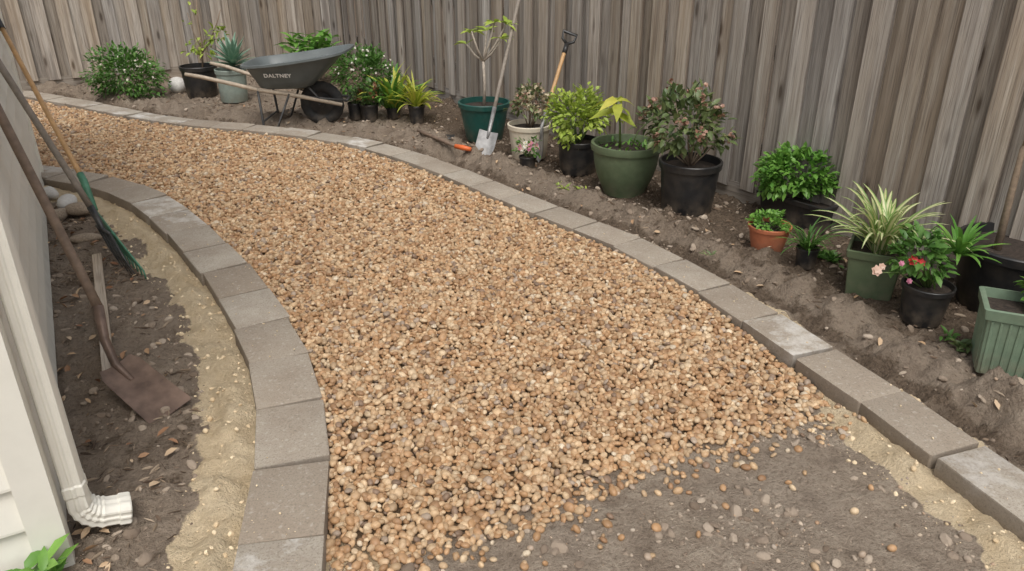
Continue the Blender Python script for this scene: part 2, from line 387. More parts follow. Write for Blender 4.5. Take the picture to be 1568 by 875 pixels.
soilf=lambda A,B,z:(z[2]<0)&(z[0]<-.2)&(z[1]<-.12)&(rng.random(len(A))<np.clip(.35+1.6*fbm(A,B,4,33),0.04,1))
def rs(n,a,b,pw=4):
    L=a+(b-a)*rng.random(n)**pw
    return rng.uniform(0,6.28,(n,3))*np.array([.12,.12,1]),np.c_[L,L,L]
p=np.concatenate([place(34000,-4,3.6,1,6.5,bed),place(8000,-5,1.5,6.5,10.5,bed),place(7000,-.8,2.2,1,2.7,soilf)]); r_,s_=rs(len(p),.005,.050,5); scatter('soil_clods',p,r_,s_,clods,m_clod)
p=np.concatenate([place(5000,-2.5,3.6,1,5,lambda A,B,z:bed(A,B,z)&(rng.random(len(A))<.35)),place(7500,-.8,2.2,1,2.7,soilf)]); r_,s_=rs(len(p),.004,.019); scatter('loose_stones',p,r_,s_,stones,m_stone)
m_sc,nt,b=newmat('sand_crumb'); rn=nd(nt,'ShaderNodeObjectInfo').outputs['Random']
c=ramp(nt,rn,[(0,(.62,.47,.29)),(1,(.86,.71,.49))]); nt.links.new(c,b.inputs['Base Color']); b.inputs['Roughness'].default_value=1
scs=[lump('crumb',m_sc,2,.4,80+i,(1,R(.6,.9),R(.45,.75)),False,.1) for i in range(4)]
p=np.concatenate([place(9000,-2.6,0,1.1,5,lambda A,B,z:(z[1]>.12)&(z[1]<.33)),place(4000,.4,2.4,1,3.2,lambda A,B,z:(z[0]<-.11)&(z[0]>-.32)&(z[2]<-.02)),place(6000,.4,2.4,1,3.4,lambda A,B,z:(z[0]>.11)&(z[0]<.2))])
r_,s_=rs(len(p),.004,.024); scatter('sand_crumbs',p,r_,s_,scs,m_sc)
q1=place(6000,-2.6,2.4,1.1,5,lambda A,B,z:((np.abs(z[1])<.10)|(np.abs(z[0])<.09))&(rng.random(len(A))<.5)); q1[:,2]=PT+.001
r_,s_=rs(len(q1),.002,.009,3); scatter('paver_crumbs',q1,r_,s_,scs,m_sc)
m_chip,nt,b=newmat('bark_chip'); rn=nd(nt,'ShaderNodeObjectInfo').outputs['Random']
c=ramp(nt,rn,[(0,(.07,.048,.034)),(.5,(.19,.13,.088)),(.85,(.34,.26,.18)),(1,(.48,.38,.28))]); nt.links.new(c,b.inputs['Base Color']); b.inputs['Roughness'].default_value=.9
chips=[]
for i in range(5):
    q=MB(); w=R(.10,.22)
    tube(q,[(-.5,0,0),(-.2,R(-.05,.05),R(0,.08)),(.2,R(-.05,.05),R(0,.08)),(.5,R(-.1,.1),0)],[w*.4,w,w*.9,w*.2],5,0,0,True,.35)
    o=q.build('chip',[m_chip],smooth=False); S.collection.objects.unlink(o); chips.append(o)
p=np.concatenate([place(15000,-3,3.8,1.5,6.5,lambda A,B,z:(z[0]>.22)&(dF(A,B)>.03)&(rng.random(len(A))<np.clip(1.2-dF(A,B)/1.0,.16,1))),
    place(8000,-3.6,-.8,1.4,5.2,lambda A,B,z:(z[1]>.33)&(fbm(A,B,2.5,50)>-.15)),place(6000,-5,1.5,6.5,10.5,lambda A,B,z:(z[0]>.15))])
n=len(p); L=rng.uniform(.012,.05,n); scatter('bark_mulch',p+np.array([0,0,.004]),np.c_[rng.normal(0,.25,n),rng.normal(0,.25,n),rng.uniform(0,6.28,n)],np.c_[L,L*.7,L*.7],chips,m_chip)
m_dry,nt,b=newmat('dry_leaf'); rn=nd(nt,'ShaderNodeObjectInfo').outputs['Random']
c=ramp(nt,rn,[(0,(.26,.12,.06)),(.5,(.46,.30,.17)),(1,(.6,.45,.3))]); nt.links.new(c,b.inputs['Base Color']); b.inputs['Roughness'].default_value=.7
dl=[]
for i in range(4):
    q=MB(); leaf(q,(-.5,0,0),(1,0,.1),1,.5,0,R(-.25,.3),.5,Vector((0,.1,1)),R(.1,.4)); o=q.build('leaf',[m_dry]); S.collection.objects.unlink(o); dl.append(o)
p=np.concatenate([place(800,-3.4,-.8,1.4,5,lambda A,B,z:(z[1]>.36)),place(800,-3,3.6,1.8,9,lambda A,B,z:(z[0]>.3)&(dF(A,B)>.05))])
n=len(p); L=rng.uniform(.018,.052,n); scatter('dry_leaves',p+np.array([0,0,.012]),np.c_[rng.normal(0,.4,n),rng.normal(0,.4,n),rng.uniform(0,6.28,n)],np.c_[L,L,L],dl,m_dry)
# ---------------------------------------------------------------- pavers
m_pav,nt,b=newmat('concrete_paver'); oc=ocoord(nt); r_=attr(nt,'rnd')
nn=noise_n(nt,5,5,oc,.7); nf=noise_n(nt,150,3,oc,.75)
ca=mix(nt,r_,(.34,.283,.22),(.47,.42,.348)); c=mix(nt,ramp(nt,nn,[(.32,.0),(.66,.65)]),ca,(.28,.22,.165))
c=mix(nt,ramp(nt,nf,[(.32,.65),(.5,0.)]),c,(.16,.13,.10))
c=mix(nt,ramp(nt,noise_n(nt,60,2,oc),[(.58,0.),(.72,.4)]),c,(.57,.52,.45))
ef=math_n(nt,'MULTIPLY',ramp(nt,math_n(nt,'FRACT',math_n(nt,'MULTIPLY',r_,7.31)),[(.62,0.),(.92,.9)]),ramp(nt,noise_n(nt,6,6,oc,.7),[(.48,0.),(.62,.8)]))
c=mix(nt,ef,c,(.75,.73,.69))
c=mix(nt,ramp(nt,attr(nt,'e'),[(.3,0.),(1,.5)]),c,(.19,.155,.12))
nt.links.new(c,b.inputs['Base Color']); b.inputs['Roughness'].default_value=.9
bump(nt,b,nf,.5,.005)
def pavers(name,q,length,width,off,s1):
    d=np.r_[0,np.cumsum(np.linalg.norm(np.diff(q,axis=0),axis=1))]; par=empty(name,(0,0,0)); s=off
    bmj=MB()
    while s+length<d[-1]-s1:
        a=np.array([np.interp(s,d,q[:,0]),np.interp(s,d,q[:,1])]); e=np.array([np.interp(s+length,d,q[:,0]),np.interp(s+length,d,q[:,1])])
        m=(a+e)/2; an=math.atan2(*(e-a)[::-1])+R(-.022,.022); ln=np.linalg.norm(e-a)-R(.007,.013)
        bm=bmesh.new(); bmesh.ops.create_cube(bm,size=1)
        bmesh.ops.scale(bm,vec=(ln,width*R(.98,1.015),.085),verts=bm.verts)
        bmesh.ops.bevel(bm,geom=list(bm.edges),offset=.006,segments=2,affect='EDGES',profile=.6)
        for v in bm.verts: v.co+=Vector((R(-1,1),R(-1,1),R(-1,1)))*.0013
        M=Matrix.Translation((m[0]+R(-.006,.006),m[1]+R(-.006,.006),PT-.0425+R(-.005,.003)))@Matrix.Rotation(an,4,'Z')@Matrix.Rotation(R(-.018,.018),4,'X')@Matrix.Rotation(R(-.014,.014),4,'Y')
        bm.verts.ensure_lookup_table()
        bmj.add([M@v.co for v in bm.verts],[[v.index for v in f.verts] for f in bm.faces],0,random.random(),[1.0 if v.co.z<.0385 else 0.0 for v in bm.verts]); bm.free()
        s+=length
    o=bmj.build(name+'_stones',[m_pav],par,True,sharp=50)
pavers('paver_edging',CR,.337,.205,.02,.1)
pavers('paver_edging',CL,.345,.232,.13,.1)
# ---------------------------------------------------------------- fences
m_fence,nt,b=newmat('weathered_paling'); wc=attr(nt,'wc','Vector'); rn=attr(nt,'rnd')
g1=noise_n(nt,1,5,mapping(nt,wc,(34,34,1.1)),.65); g2=noise_n(nt,1,3,mapping(nt,wc,(190,190,4)),.6); g3=noise_n(nt,1,4,mapping(nt,wc,(9,9,1.0)),.6)
c=ramp(nt,g1,[(.25,(.18,.148,.12)),(.45,(.355,.305,.255)),(.6,(.47,.42,.36)),(.78,(.66,.61,.54))])
c=mix(nt,ramp(nt,g3,[(.38,0.),(.68,.6)]),c,(.38,.30,.22))
c=mix(nt,ramp(nt,noise_n(nt,1,3,mapping(nt,wc,(13,13,.7))),[(.3,.7),(.45,0.)]),c,(.17,.137,.112))
c=mix(nt,ramp(nt,g2,[(.3,.65),(.5,0.)]),c,(.12,.096,.076))
vo=nd(nt,'ShaderNodeTexVoronoi'); vo.inputs['Scale'].default_value=1; nt.links.new(mapping(nt,wc,(8,8,2.2)),vo.inputs['Vector'])
c=mix(nt,ramp(nt,vo.outputs['Distance'],[(.07,.9),(.12,.4),(.19,0.)]),c,(.10,.07,.048))
c=mix(nt,ramp(nt,attr(nt,'e'),[(.45,0.),(1,.65)]),c,(.09,.07,.055))  # board edges darkened in the colour: weathering plus painted shade where palings overlap
hs=nd(nt,'ShaderNodeHueSaturation'); nt.links.new(c,hs.inputs['Color']); nt.links.new(math_n(nt,'ADD',math_n(nt,'MULTIPLY',rn,.55),.70),hs.inputs['Value'])
nt.links.new(math_n(nt,'ADD',math_n(nt,'MULTIPLY',math_n(nt,'FRACT',math_n(nt,'MULTIPLY',rn,13.3)),.6),.6),hs.inputs['Saturation'])
nt.links.new(hs.outputs[0],b.inputs['Base Color']); b.inputs['Roughness'].default_value=.88
bump(nt,b,g2,.7,.007)
def paling(mb,A,D,N,s,w,off,z0,z1,th=.016):
    D3=Vector((D[0],D[1],0)); N3=Vector((N[0],N[1],0)); tilt=R(-.006,.006)
    c=Vector((A[0],A[1],(z0+z1)/2))+D3*s+N3*off; az=Vector((D3.x*tilt,D3.y*tilt,1)).normalized()*(z1-z0)/2
    yaw=R(-.05,.05); ax=(D3+N3*yaw).normalized()*w/2; ay=N3*th/2; r0=R(0,50)
    cols=(-1,-.88,.88,1); cup=R(-.003,.003)
    vs=[];wv=[];e=[]
    for sz in(-1,1):
        for sy in(-1,1):
            for sx in cols:
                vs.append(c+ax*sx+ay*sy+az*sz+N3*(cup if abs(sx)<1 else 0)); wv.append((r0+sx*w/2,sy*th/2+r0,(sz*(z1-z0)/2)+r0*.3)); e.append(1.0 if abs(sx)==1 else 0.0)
    I=lambda z_,y_,k:z_*8+y_*4+k
    fs=[]
    for k in range(3):
        fs+=[(I(0,0,k),I(0,0,k+1),I(1,0,k+1),I(1,0,k)),(I(0,1,k+1),I(0,1,k),I(1,1,k),I(1,1,k+1)),(I(1,0,k),I(1,0,k+1),I(1,1,k+1),I(1,1,k)),(I(0,1,k),I(0,1,k+1),I(0,0,k+1),I(0,0,k))]
    fs+=[(I(0,0,0),I(1,0,0),I(1,1,0),I(0,1,0)),(I(0,0,3),I(0,1,3),I(1,1,3),I(1,0,3))]
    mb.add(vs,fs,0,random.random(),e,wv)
def fence(A,D,N,L,name='wooden_fence'):
    par=empty(name,(A[0],A[1],0)); mb=MB(); A0=(0,0); s=0.05
    while s<L:
        paling(mb,A0,D,N,s,R(.138,.15),0,.10,1.82+R(-.01,.01)); 
        paling(mb,A0,D,N,s+.114+R(-.008,.008),R(.112,.135),.024+R(0,.006),.085+R(-.01,.012),1.82+R(-.01,.01))
        s+=.228+R(-.006,.010)
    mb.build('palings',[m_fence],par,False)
    mb=MB(); k=0
    while k<L:
        l=min(2.4,L-k)
        D3=Vector((*D,0)); N3=Vector((*N,0)); r0=R(0,50)
        wv=[(r0+sz*.075,sy*.01+r0,sx*l/2) for sz in(-1,1) for sx,sy in((-1,-1),(1,-1),(1,1),(-1,1))]
        box(mb,D3*(k+l/2)+Vector((0,0,.045)),D3*(l/2-.004),N3*.011,Vector((0,0,.075)),0,R(.1,.5),wv)
        for zz in(.35,.95,1.5): box(mb,D3*(k+l/2)-N3*.04+Vector((0,0,zz)),D3*(l/2-.003),N3*.02,Vector((0,0,.04)),0,R(.2,.6),wv)
        box(mb,D3*k-N3*.10+Vector((0,0,.9)),D3*.05,N3*.038,Vector((0,0,.92)),0,.3,None)
        k+=2.4
    box(mb,D3*(L/2)+Vector((0,0,1.86)),D3*L/2,N3*.05,Vector((0,0,.019)),0,.4,None)
    mb.build('plinth_rails_posts',[m_fence],par,False)
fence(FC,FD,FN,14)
BD=FN; BN=np.array((FD[0],FD[1]))
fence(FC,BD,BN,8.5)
# ---------------------------------------------------------------- house
m_house=m_plain('cream_paint',(.83,.80,.71),.5,.04,.4,3,0,.05)
m_roof=m_plain('roof_steel',(.3,.3,.3),.5,.1)
C=Vector((-1.265,1.6,0)); hd=Vector((-.501,.865,0)).normalized(); hn=Vector((hd.y,-hd.x,0)); HL=4.17
house=empty('weatherboard_house',C)
mb=MB(); bh=.135
def boards(A,D,N,L):
    z=.02
    while z<2.6:
        vs=[];o0,o1=.026,.004
        for s in(0,L):
            for o,zz in((-.01,z),(o0,z),(o0,z+.008),(o1,z+bh),(-.01,z+bh)): vs.append(A+D*s+N*o+Vector((0,0,zz)))
        mb.add(vs,[(0,1,6,5),(1,2,7,6),(2,3,8,7),(4,3,2,1,0),(5,6,7,8,9)],0); z+=bh
boards(Vector((0,0,0)),hd,hn,HL); boards(Vector((0,0,0)),-hn,-hd,3.5)
mb.build('weatherboards',[m_house],house,False)
mb=MB()
ctr=hd*HL/2-hn*1.77+Vector((0,0,1.28)); box(mb,ctr,hd*(HL/2-.012),hn*1.75,Vector((0,0,1.32)),0)
for cc in (Vector((0,0,0)),hd*HL):
    box(mb,cc+Vector((0,0,1.3))-hn*.006+hd*(0.010 if cc.length<.1 else -.010),hd*.042,hn*.042,Vector((0,0,1.3)),0)
mb.build('wall_core_and_corner_trim',[m_house],house,False)
mb=MB(); c0=hd*HL/2-hn*1.75
q=[c0+hd*s*(HL/2+.12)+hn*t*1.88+Vector((0,0,2.6)) for s,t in((-1,-1),(1,-1),(1,1),(-1,1))]; top=[c0+hd*s*.6+Vector((0,0,3.6)) for s in(-1,1)]
mb.add(q+top,[(3,2,1,0),(0,1,5,4),(1,2,5),(2,3,4,5),(3,0,4)],0); mb.build('roof',[m_roof],house,False)
mb=MB(); pb=hd*.085+hn*.075
path=[(pb+Vector((0,0,2.5)),1),(pb+Vector((0,0,.20)),1),(pb+Vector((0,0,.195)),1.1),(pb+Vector((0,0,.165)),1.1),(pb+Vector((0,0,.16)),1)]
for k in range(1,11):
    t=k/10*math.radians(78); rr=.075
    path.append((pb+hn*(rr*(1-math.cos(t)))+Vector((0,0,.13-rr*math.sin(t))),1.0+(.09 if k%2 else 0)))
e0=path[-1][0]; dd=(hn*1+Vector((0,0,-.2))).normalized()
for l,k in((.03,1),(.034,1.1),(.06,1.1),(.064,1.02)): path.append((e0+dd*l,k))
vs=[];fs=[];n=40
for i,(p_,k) in enumerate(path):
    d=(path[min(i+1,len(path)-1)][0]-path[max(i-1,0)][0]).normalized(); a=hd; bb=d.cross(a).normalized()
    for j in range(n):
        t=2*math.pi*j/n; q_=(abs(math.cos(t))**5+abs(math.sin(t))**5)**(-1/5)
        rib=1-(.08 if (j//2)%2 else 0)
        vs.append(p_+(a*.042*math.cos(t)+bb*.03*math.sin(t))*q_*k*rib)
for i in range(len(path)-1):
    for j in range(n): fs.append((i*n+j,i*n+(j+1)%n,(i+1)*n+(j+1)%n,(i+1)*n+j))
mb.add(vs,fs,0); o=mb.build('downpipe',[m_house],house,True,sharp=30)
# ---------------------------------------------------------------- common materials
M_black=m_plain('black_plastic',(.02,.02,.021),.38,.3,.7,20)
M_green=m_plain('green_plastic',(.014,.085,.07),.4,.2,.5)
M_olive=m_plain('olive_plastic',(.115,.155,.085),.45,.15,.5)
M_olive2=m_plain('sage_plastic',(.18,.25,.17),.5,.15,.7)
M_cream=m_plain('cream_plastic',(.76,.68,.54),.5,.1,.5)
M_terra=m_plain('terracotta',(.46,.15,.07),.75,.15,.5)
M_grey=m_plain('grey_green_pot',(.27,.32,.28),.6,.15,.5)
M_psoil=m_plain('potting_mix',(.045,.032,.024),.95,.6,0,60,0,.8)
M_stem=m_plain('stem_bark',(.27,.20,.14),.8,.3,0,50)
M_gstem=m_plain('green_stem',(.12,.18,.05),.6,.3,0,50)
M_pale=m_plain('pale_bark',(.45,.39,.32),.8,.25,0,60)
M_steel=m_plain('worn_steel',(.33,.325,.32),.5,.4,.6,18,.4)
M_dsteel=m_plain('dark_steel',(.07,.07,.07),.5,.3,.5,30,.5)
M_rust=m_plain('rusty_steel',(.19,.13,.10),.5,.5,0,14,.4)
M_oldwood=m_plain('old_handle_wood',(.20,.14,.10),.7,.3,0,30)
M_tan=m_plain('tan_handle_wood',(.52,.31,.14),.5,.2,0,20)
M_greywood=m_plain('grey_handle_wood',(.27,.23,.19),.7,.25,0,30)
L_dark=m_leaf('leaf_deep',(.045,.10,.025),(.12,.22,.06))
L_mid=m_leaf('leaf_mid',(.06,.165,.028),(.18,.345,.075))
L_bright=m_leaf('leaf_bright',(.09,.25,.035),(.27,.50,.095))
L_lime=m_leaf('leaf_lime',(.24,.36,.042),(.54,.64,.13))
L_yel=m_leaf('leaf_yellow',(.36,.46,.05),(.74,.68,.13),trans=.35)
L_oliv=m_leaf('leaf_olive',(.08,.135,.045),(.25,.30,.115))
L_red=m_leaf('leaf_reddish',(.22,.08,.04),(.38,.22,.10))
L_agave=m_leaf('leaf_agave',(.14,.27,.18),(.22,.38,.27),(.34,.48,.36),.5,.08,.6)
L_var=m_leaf('leaf_variegated',(.72,.70,.36),(.86,.82,.52),(.20,.38,.08),.45,.3)
P_red=m_leaf('petal_red',(.65,.03,.03),(.8,.07,.07)); P_pink=m_leaf('petal_pink',(.6,.16,.28),(.8,.4,.5)); P_white=m_leaf('petal_white',(.7,.66,.55),(.85,.82,.72))
P_buff=m_leaf('petal_buff',(.50,.40,.24),(.76,.68,.50)); P_rust=m_leaf('petal_rust',(.32,.14,.10),(.60,.40,.29)); P_peach=m_leaf('petal_peach',(.75,.5,.38),(.85,.65,.52)); P_yc=m_leaf('flower_eye',(.7,.5,.05),(.8,.6,.1))
# ---------------------------------------------------------------- pots
class Pot: pass
def pot(name,u,vb,vr,wr,wb,mat,kind='round',yaw=0,asp=1.0):
    f=G(u,vb,.005); Rb=wb/2*dep(f.y)/F; Y=f.y+Rb*(asp if kind!='round' else 1)*.9; X=Xat(u,Y); Hh=HY(vr,Y); Rt=wr/2*dep(Y,Hh)/F
    P=Pot(); P.X,P.Y,P.H,P.Rt,P.Rb=X,Y,Hh,Rt,Rb
    P.e=empty(name,(X,Y,.004),0); mb=MB()
    if kind=='bowl':
        pr=[(0.001,0),(Rb,0),(Rb*1.05,.02)]+[(Rb+(Rt*.97-Rb)*math.sin(t*math.pi/2)**.8,.02+(Hh*.86-.02)*t) for t in(.12,.25,.4,.55,.7,.85,1)]+[(Rt*1.04,Hh*.87),(Rt*1.06,Hh*.93),(Rt*1.05,Hh),(Rt*.96,Hh),(Rt*.93,Hh*.86)]
        lathe(mb,pr,44)
    elif kind=='round':
        pr=[(0.001,0),(Rb*.97,0),(Rb,.008),(Rb+(Rt*.95-Rb)*.5,Hh*.43),(Rt*.95,Hh*.86),(Rt*1.01,Hh*.87),(Rt*1.03,Hh*.985),(Rt*1.01,Hh),(Rt*.95,Hh),(Rt*.92,Hh*.8)]
        lathe(mb,pr,40)
    else:
        def ring(r,zz,n=12):
            rx=r; ry=r*asp; cr=.012; out=[]
            for qx,qy,a0 in((1,1,0),(-1,1,90),(-1,-1,180),(1,-1,270)):
                for k in range(3):
                    t=math.radians(a0+45*k); out.append((qx*(rx-cr)+cr*math.cos(t),qy*(ry-cr)+cr*math.sin(t),zz))
            return [(a*math.cos(yaw)-b_*math.sin(yaw),a*math.sin(yaw)+b_*math.cos(yaw),c_) for a,b_,c_ in out]
        pr=[(Rb,0),(Rt*.93,Hh*.84),(Rt*1.0,Hh*.845),(Rt*1.03,Hh*.99),(Rt*1.0,Hh),(Rt*.93,Hh),(Rt*.9,Hh*.8)]
        vs=[];fs=[]
        for r,zz in pr: vs+=ring(r,zz)
        for j in range(len(pr)-1):
            for i in range(12): fs.append((j*12+i,j*12+(i+1)%12,(j+1)*12+(i+1)%12,(j+1)*12+i))
        fs.append(tuple(range(11,-1,-1))); mb.add(vs,fs,0)
        if kind=='ribbed':
            cy,sy=math.cos(yaw),math.sin(yaw)
            def W(a,b_,z_): return Vector((a*cy-b_*sy,a*sy+b_*cy,z_))
            for sgn in(-1,1):
                for k in range(-5,6):
                    x0=Rb*k/5.6; x1=Rt*.93*k/5.6
                    tube(mb,[W(x0,sgn*Rb*asp,.01),W(x1,sgn*Rt*.93*asp,Hh*.82)],.006,6)
                    if abs(k)<5: tube(mb,[W(sgn*Rb,Rb*asp*k/5.2,.01),W(sgn*Rt*.93,Rt*.93*asp*k/5.2,Hh*.82)],.006,6)
    o=mb.build('pot',[mat],P.e,True,sharp=35)
    mb=MB(); zt=Hh*.86
    if kind in('round','bowl'):
        lathe(mb,[(0.001,zt+.01),(Rt*.3,zt+.012),(Rt*.6,zt+.004),(Rt*.94,zt)],24)
    else:
        cy,sy=math.cos(yaw),math.sin(yaw)
        mb.add([((a*cy-b_*asp*sy)*Rt*.93,(a*sy+b_*asp*cy)*Rt*.93,zt) for a,b_ in((-1,-1),(1,-1),(1,1),(-1,1))],[(0,1,2,3)])
    mb.build('potting_mix',[M_psoil],P.e)
    return P
def ext(P,u0,u1,v0,v1):
    z1=HY(v0,P.Y); z0=HY(v1,P.Y); zm=(z0+z1)/2; rx=(u1-u0)/2*dep(P.Y,zm)/F; cx=Xat((u0+u1)/2,P.Y,zm)-P.X
    return Vector((cx,0,zm)),rx,(z1-z0)/2,z0,z1
P=pot('potted_flowering_shrub',1050,334,246,94,76,M_black)
c,rx,rz,z0,z1=ext(P,982,1116,138,244); mb=MB()
tips=shrub(mb,c,rx,rx*.9,rz,(0,0,P.H*.85),17,700,.062,.032,0,1,.34,srad=.006,shell=.65)
for t in tips[:14]:
    for k in range(20): flower(mb,t+(t-c)*.28+rv()*.032+Vector((0,0,R(.0,.035))),rv()+Vector((0,0,1)),.014,2,5)
mb.build('shrub_foliage',[L_oliv,M_stem,P_rust],P.e)
P=pot('potted_young_tree',955,303,219,104,62,M_olive,'bowl'); mb=MB()
st=(Xat(950,P.Y,P.H)-P.X,0,P.H*.85); top=Vector((Xat(943,P.Y,.5)-P.X,0,HY(154,P.Y)))
tube(mb,[st,(Vector(st)+top)/2+Vector((.01,0,0)),top],[.008,.007,.004],7,1)
for a,l,z_ in((2.6,.15,-.02),(.3,.12,-.01),(1.4,.12,0),(3.6,.13,-.08),(5.6,.12,-.05),(4.7,.15,-.03),(.8,.10,-.14),(4.3,.13,0.0),(5.2,.13,-.10)):
    leaf(mb,top+Vector((0,0,z_)),(math.cos(a),math.sin(a),.45),l,l*.5,0,1.0)
tube(mb,[(.03,.02,P.H*.85),(.07,.03,P.H+.06),(.16,.03,P.H+.16)],[.004,.003,.002],5,1)
for k in range(36):
    a=R(0,6.28); r0=R(.3,.85)*P.Rt; leaf(mb,(r0*math.cos(a),r0*math.sin(a),P.H*.87),(R(-1,1),R(-1,1),1.2),R(.03,.06),.02,2,.3)
mb.build('stem_and_leaves',[L_yel,M_gstem,L_bright],P.e)
P=pot('potted_lime_shrub',884,270,214,64,54,M_black); c,rx,rz,z0,z1=ext(P,834,932,140,216); mb=MB()
shrub(mb,c,rx,rx*.9,rz,(0,0,P.H*.8),16,1050,.045,.028,0,1,.42); mb.build('foliage',[L_lime,M_gstem],P.e)
P=pot('potted_hydrangea',810,246,190,66,52,M_cream); c,rx,rz,z0,z1=ext(P,778,848,128,188); mb=MB()
tips=shrub(mb,c,rx*.9,rx*.9,rz*.9,(0,0,P.H*.8),12,260,.045,.025,0,1,.4)
for t in tips:
    for k in range(34): o=rv(); flower(mb,t+o*.04+Vector((0,0,.015)),o,.014,2 if random.random()<.75 else 3,4)
mb.build('hydrangea_heads',[L_oliv,M_stem,P_buff,P_rust],P.e)
P=pot('potted_primrose',808,262,240,27,20,M_black); c,rx,rz,z0,z1=ext(P,790,828,214,242); mb=MB()
shrub(mb,c,rx,rx,rz,(0,0,P.H*.8),7,90,.035,.02,0,1,.4)
for k in range(15): o=rv(); o.z=abs(o.z); o.y=-abs(o.y)*.7; flower(mb,c+Vector((o.x*rx*.8,o.y*rx,o.z*rz*.9)),o+Vector((0,-.3,.5)),.021,random.choice((2,2,3)),5,4)
mb.build('primrose_flowers',[L_mid,M_gstem,P_pink,P_white,P_yc],P.e)
P=pot('potted_frangipani',742,219,156,78,56,M_green); mb=MB(); bs=Vector((0,0,P.H*.85))
z_=lambda v:HY(v,P.Y)
xx=lambda u,v:Xat(u,P.Y,HY(v,P.Y))-P.X
br=Vector((xx(740,95),0,z_(95))); tube(mb,[bs,(bs+br)/2+Vector((.008,0,0)),br],[.014,.012,.010],8,1)
for (u,v,yy) in((714,70,.05),(722,48,-.05),(745,50,.08),(768,60,-.04),(775,40,.06),(757,36,0)):
    e=Vector((xx(u,v),yy,z_(v))); mid=(br+e)/2+Vector((0,0,-.02)); tube(mb,[br,mid,e],[.009,.008,.007],7,1)
    for k in range(8 if v<66 else 3):
        a=R(0,6.28); leaf(mb,e,(math.cos(a),math.sin(a)*.8,R(0,.7)),R(.08,.13),R(.03,.045),0,R(.15,.6))
mb.build('branches_and_leaves',[L_lime,M_pale],P.e)
P=pot('terracotta_pot_herb',1173,392,345,64,46,M_terra); c,rx,rz,z0,z1=ext(P,1146,1204,328,352); mb=MB()
shrub(mb,c,rx,rx,rz,(0,0,P.H*.8),9,360,.024,.018,0,1,.42); mb.build('herb_foliage',[L_bright,M_gstem],P.e)
P=pot('potted_leafy_shrub',1228,352,298,118,102,M_black,'square',-.9,.75); c,rx,rz,z0,z1=ext(P,1156,1298,228,302); mb=MB()
shrub(mb,c,rx,rx*.75,rz,(0,0,P.H*.8),26,1900,.044,.028,0,1,.32); mb.build('foliage',[L_bright,M_gstem],P.e)
P=pot('potted_grass_plant',1232,413,380,34,28,M_black); mb=MB()
for k in range(60): strap(mb,(R(-.02,.02),R(-.02,.02),P.H*.8),R(0,6.28),R(.6,1.45),R(.12,.24),R(.007,.012),0,R(.8,2.2),7)
mb.build('grassy_leaves',[L_mid],P.e)
P=pot('potted_spider_plant',1330,458,378,80,64,M_olive,'square',-.5,1.0); mb=MB()
off=Xat(1350,P.Y,P.H)-P.X
for k in range(78):
    a=R(0,6.28); strap(mb,(off*.6+R(-.03,.03),R(-.03,.03),P.H*.84),a,R(.75,1.45),R(.24,.42),R(.018,.030),0,R(.9,2.0),10)
mb.build('variegated_leaves',[L_var],P.e)
P=pot('potted_red_flower_plant',1408,502,436,74,58,M_black); c,rx,rz,z0,z1=ext(P,1372,1446,356,430); mb=MB()
tips=shrub(mb,c,rx,rx*.9,rz,(0,0,P.H*.8),12,230,.055,.03,0,1,.42,srad=.005)
def fl(u,v,r,m,dy=-.09):
    Y=P.Y+dy; zz=HY(v,Y); p=Vector((Xat(u,Y,zz)-P.X,dy,zz)); flower(mb,p,(0,-1,.5),r,m,6,4); flower(mb,p+Vector((0,-.006,.004)),(0,-1,.5),r*.7,m,5)
fl(1398,401,.024,2); fl(1410,404,.021,2); fl(1342,416,.026,3,-.03); fl(1350,410,.018,3,-.02); fl(1392,432,.014,5); fl(1380,405,.014,5)
p3=Vector((Xat(1342,P.Y-.03,HY(418,P.Y-.03))-P.X,-.025,HY(420,P.Y-.03))); tube(mb,[(0,0,P.H*.8),(p3.x*.6,-.02,p3.z-.0),p3],[.004,.003,.0025],5,1)
mb.build('foliage_and_flowers',[L_mid,M_gstem,P_red,P_peach,P_yc,P_pink],P.e)
P=pot('potted_citrus_tree',1537,496,372,176,140,M_black); mb=MB()
b0=Vector((Xat(1530,P.Y,P.H)-P.X,0,P.H*.85)); t0=Vector((Xat(1545,P.Y,HY(310,P.Y))-P.X,0,HY(310,P.Y))); t1=Vector((Xat(1566,P.Y,HY(230,P.Y))-P.X,0,HY(230,P.Y))); t2=t1+Vector((.30,-.02,.62))
tube(mb,[b0,t0,t1,t2],[.018,.015,.013,.007],8,1)
tube(mb,[t1,t1+Vector((.02,0,.25)),t1+Vector((.12,0,.55))],[.009,.007,.004],6,1)
shrub(mb,t2+Vector((.12,-.05,.14)),.26,.25,.2,t2,10,260,.07,.035,0,1,.4)
for k in range(40):
    strap(mb,(Xat(1468,P.Y-.1,HY(362,P.Y-.1))-P.X+.03,-.08,P.H*.88),R(0,6.28),R(.4,1.4),R(.12,.24),.02,2,R(.5,1.8),6)
mb.build('tree_and_leaves',[L_mid,M_stem,L_bright],P.e)
P=pot('ribbed_planter_trough',1560,583,470,150,128,M_olive2,'ribbed',-.42,.62); mb=MB()
for k in range(8):
    shrub(mb,(R(.0,.16),R(-.05,.05),P.H+.04),.06,.06,.05,(.05,0,P.H*.8),5,40,.05,.03,0,1,.5)
mb.build('foliage',[L_bright,M_gstem],P.e)
P=pot('potted_yellow_dracaena',639,190,162,26,21,M_black); mb=MB()
for k in range(46): strap(mb,(R(-.02,.02),R(-.02,.02),P.H*.8),R(0,6.28),R(.5,1.5),R(.22,.36),R(.022,.034),0,R(.6,1.8),7)
mb.build('leaves',[L_yel],P.e)
P=pot('potted_croton',603,182,165,22,18,M_black); mb=MB()
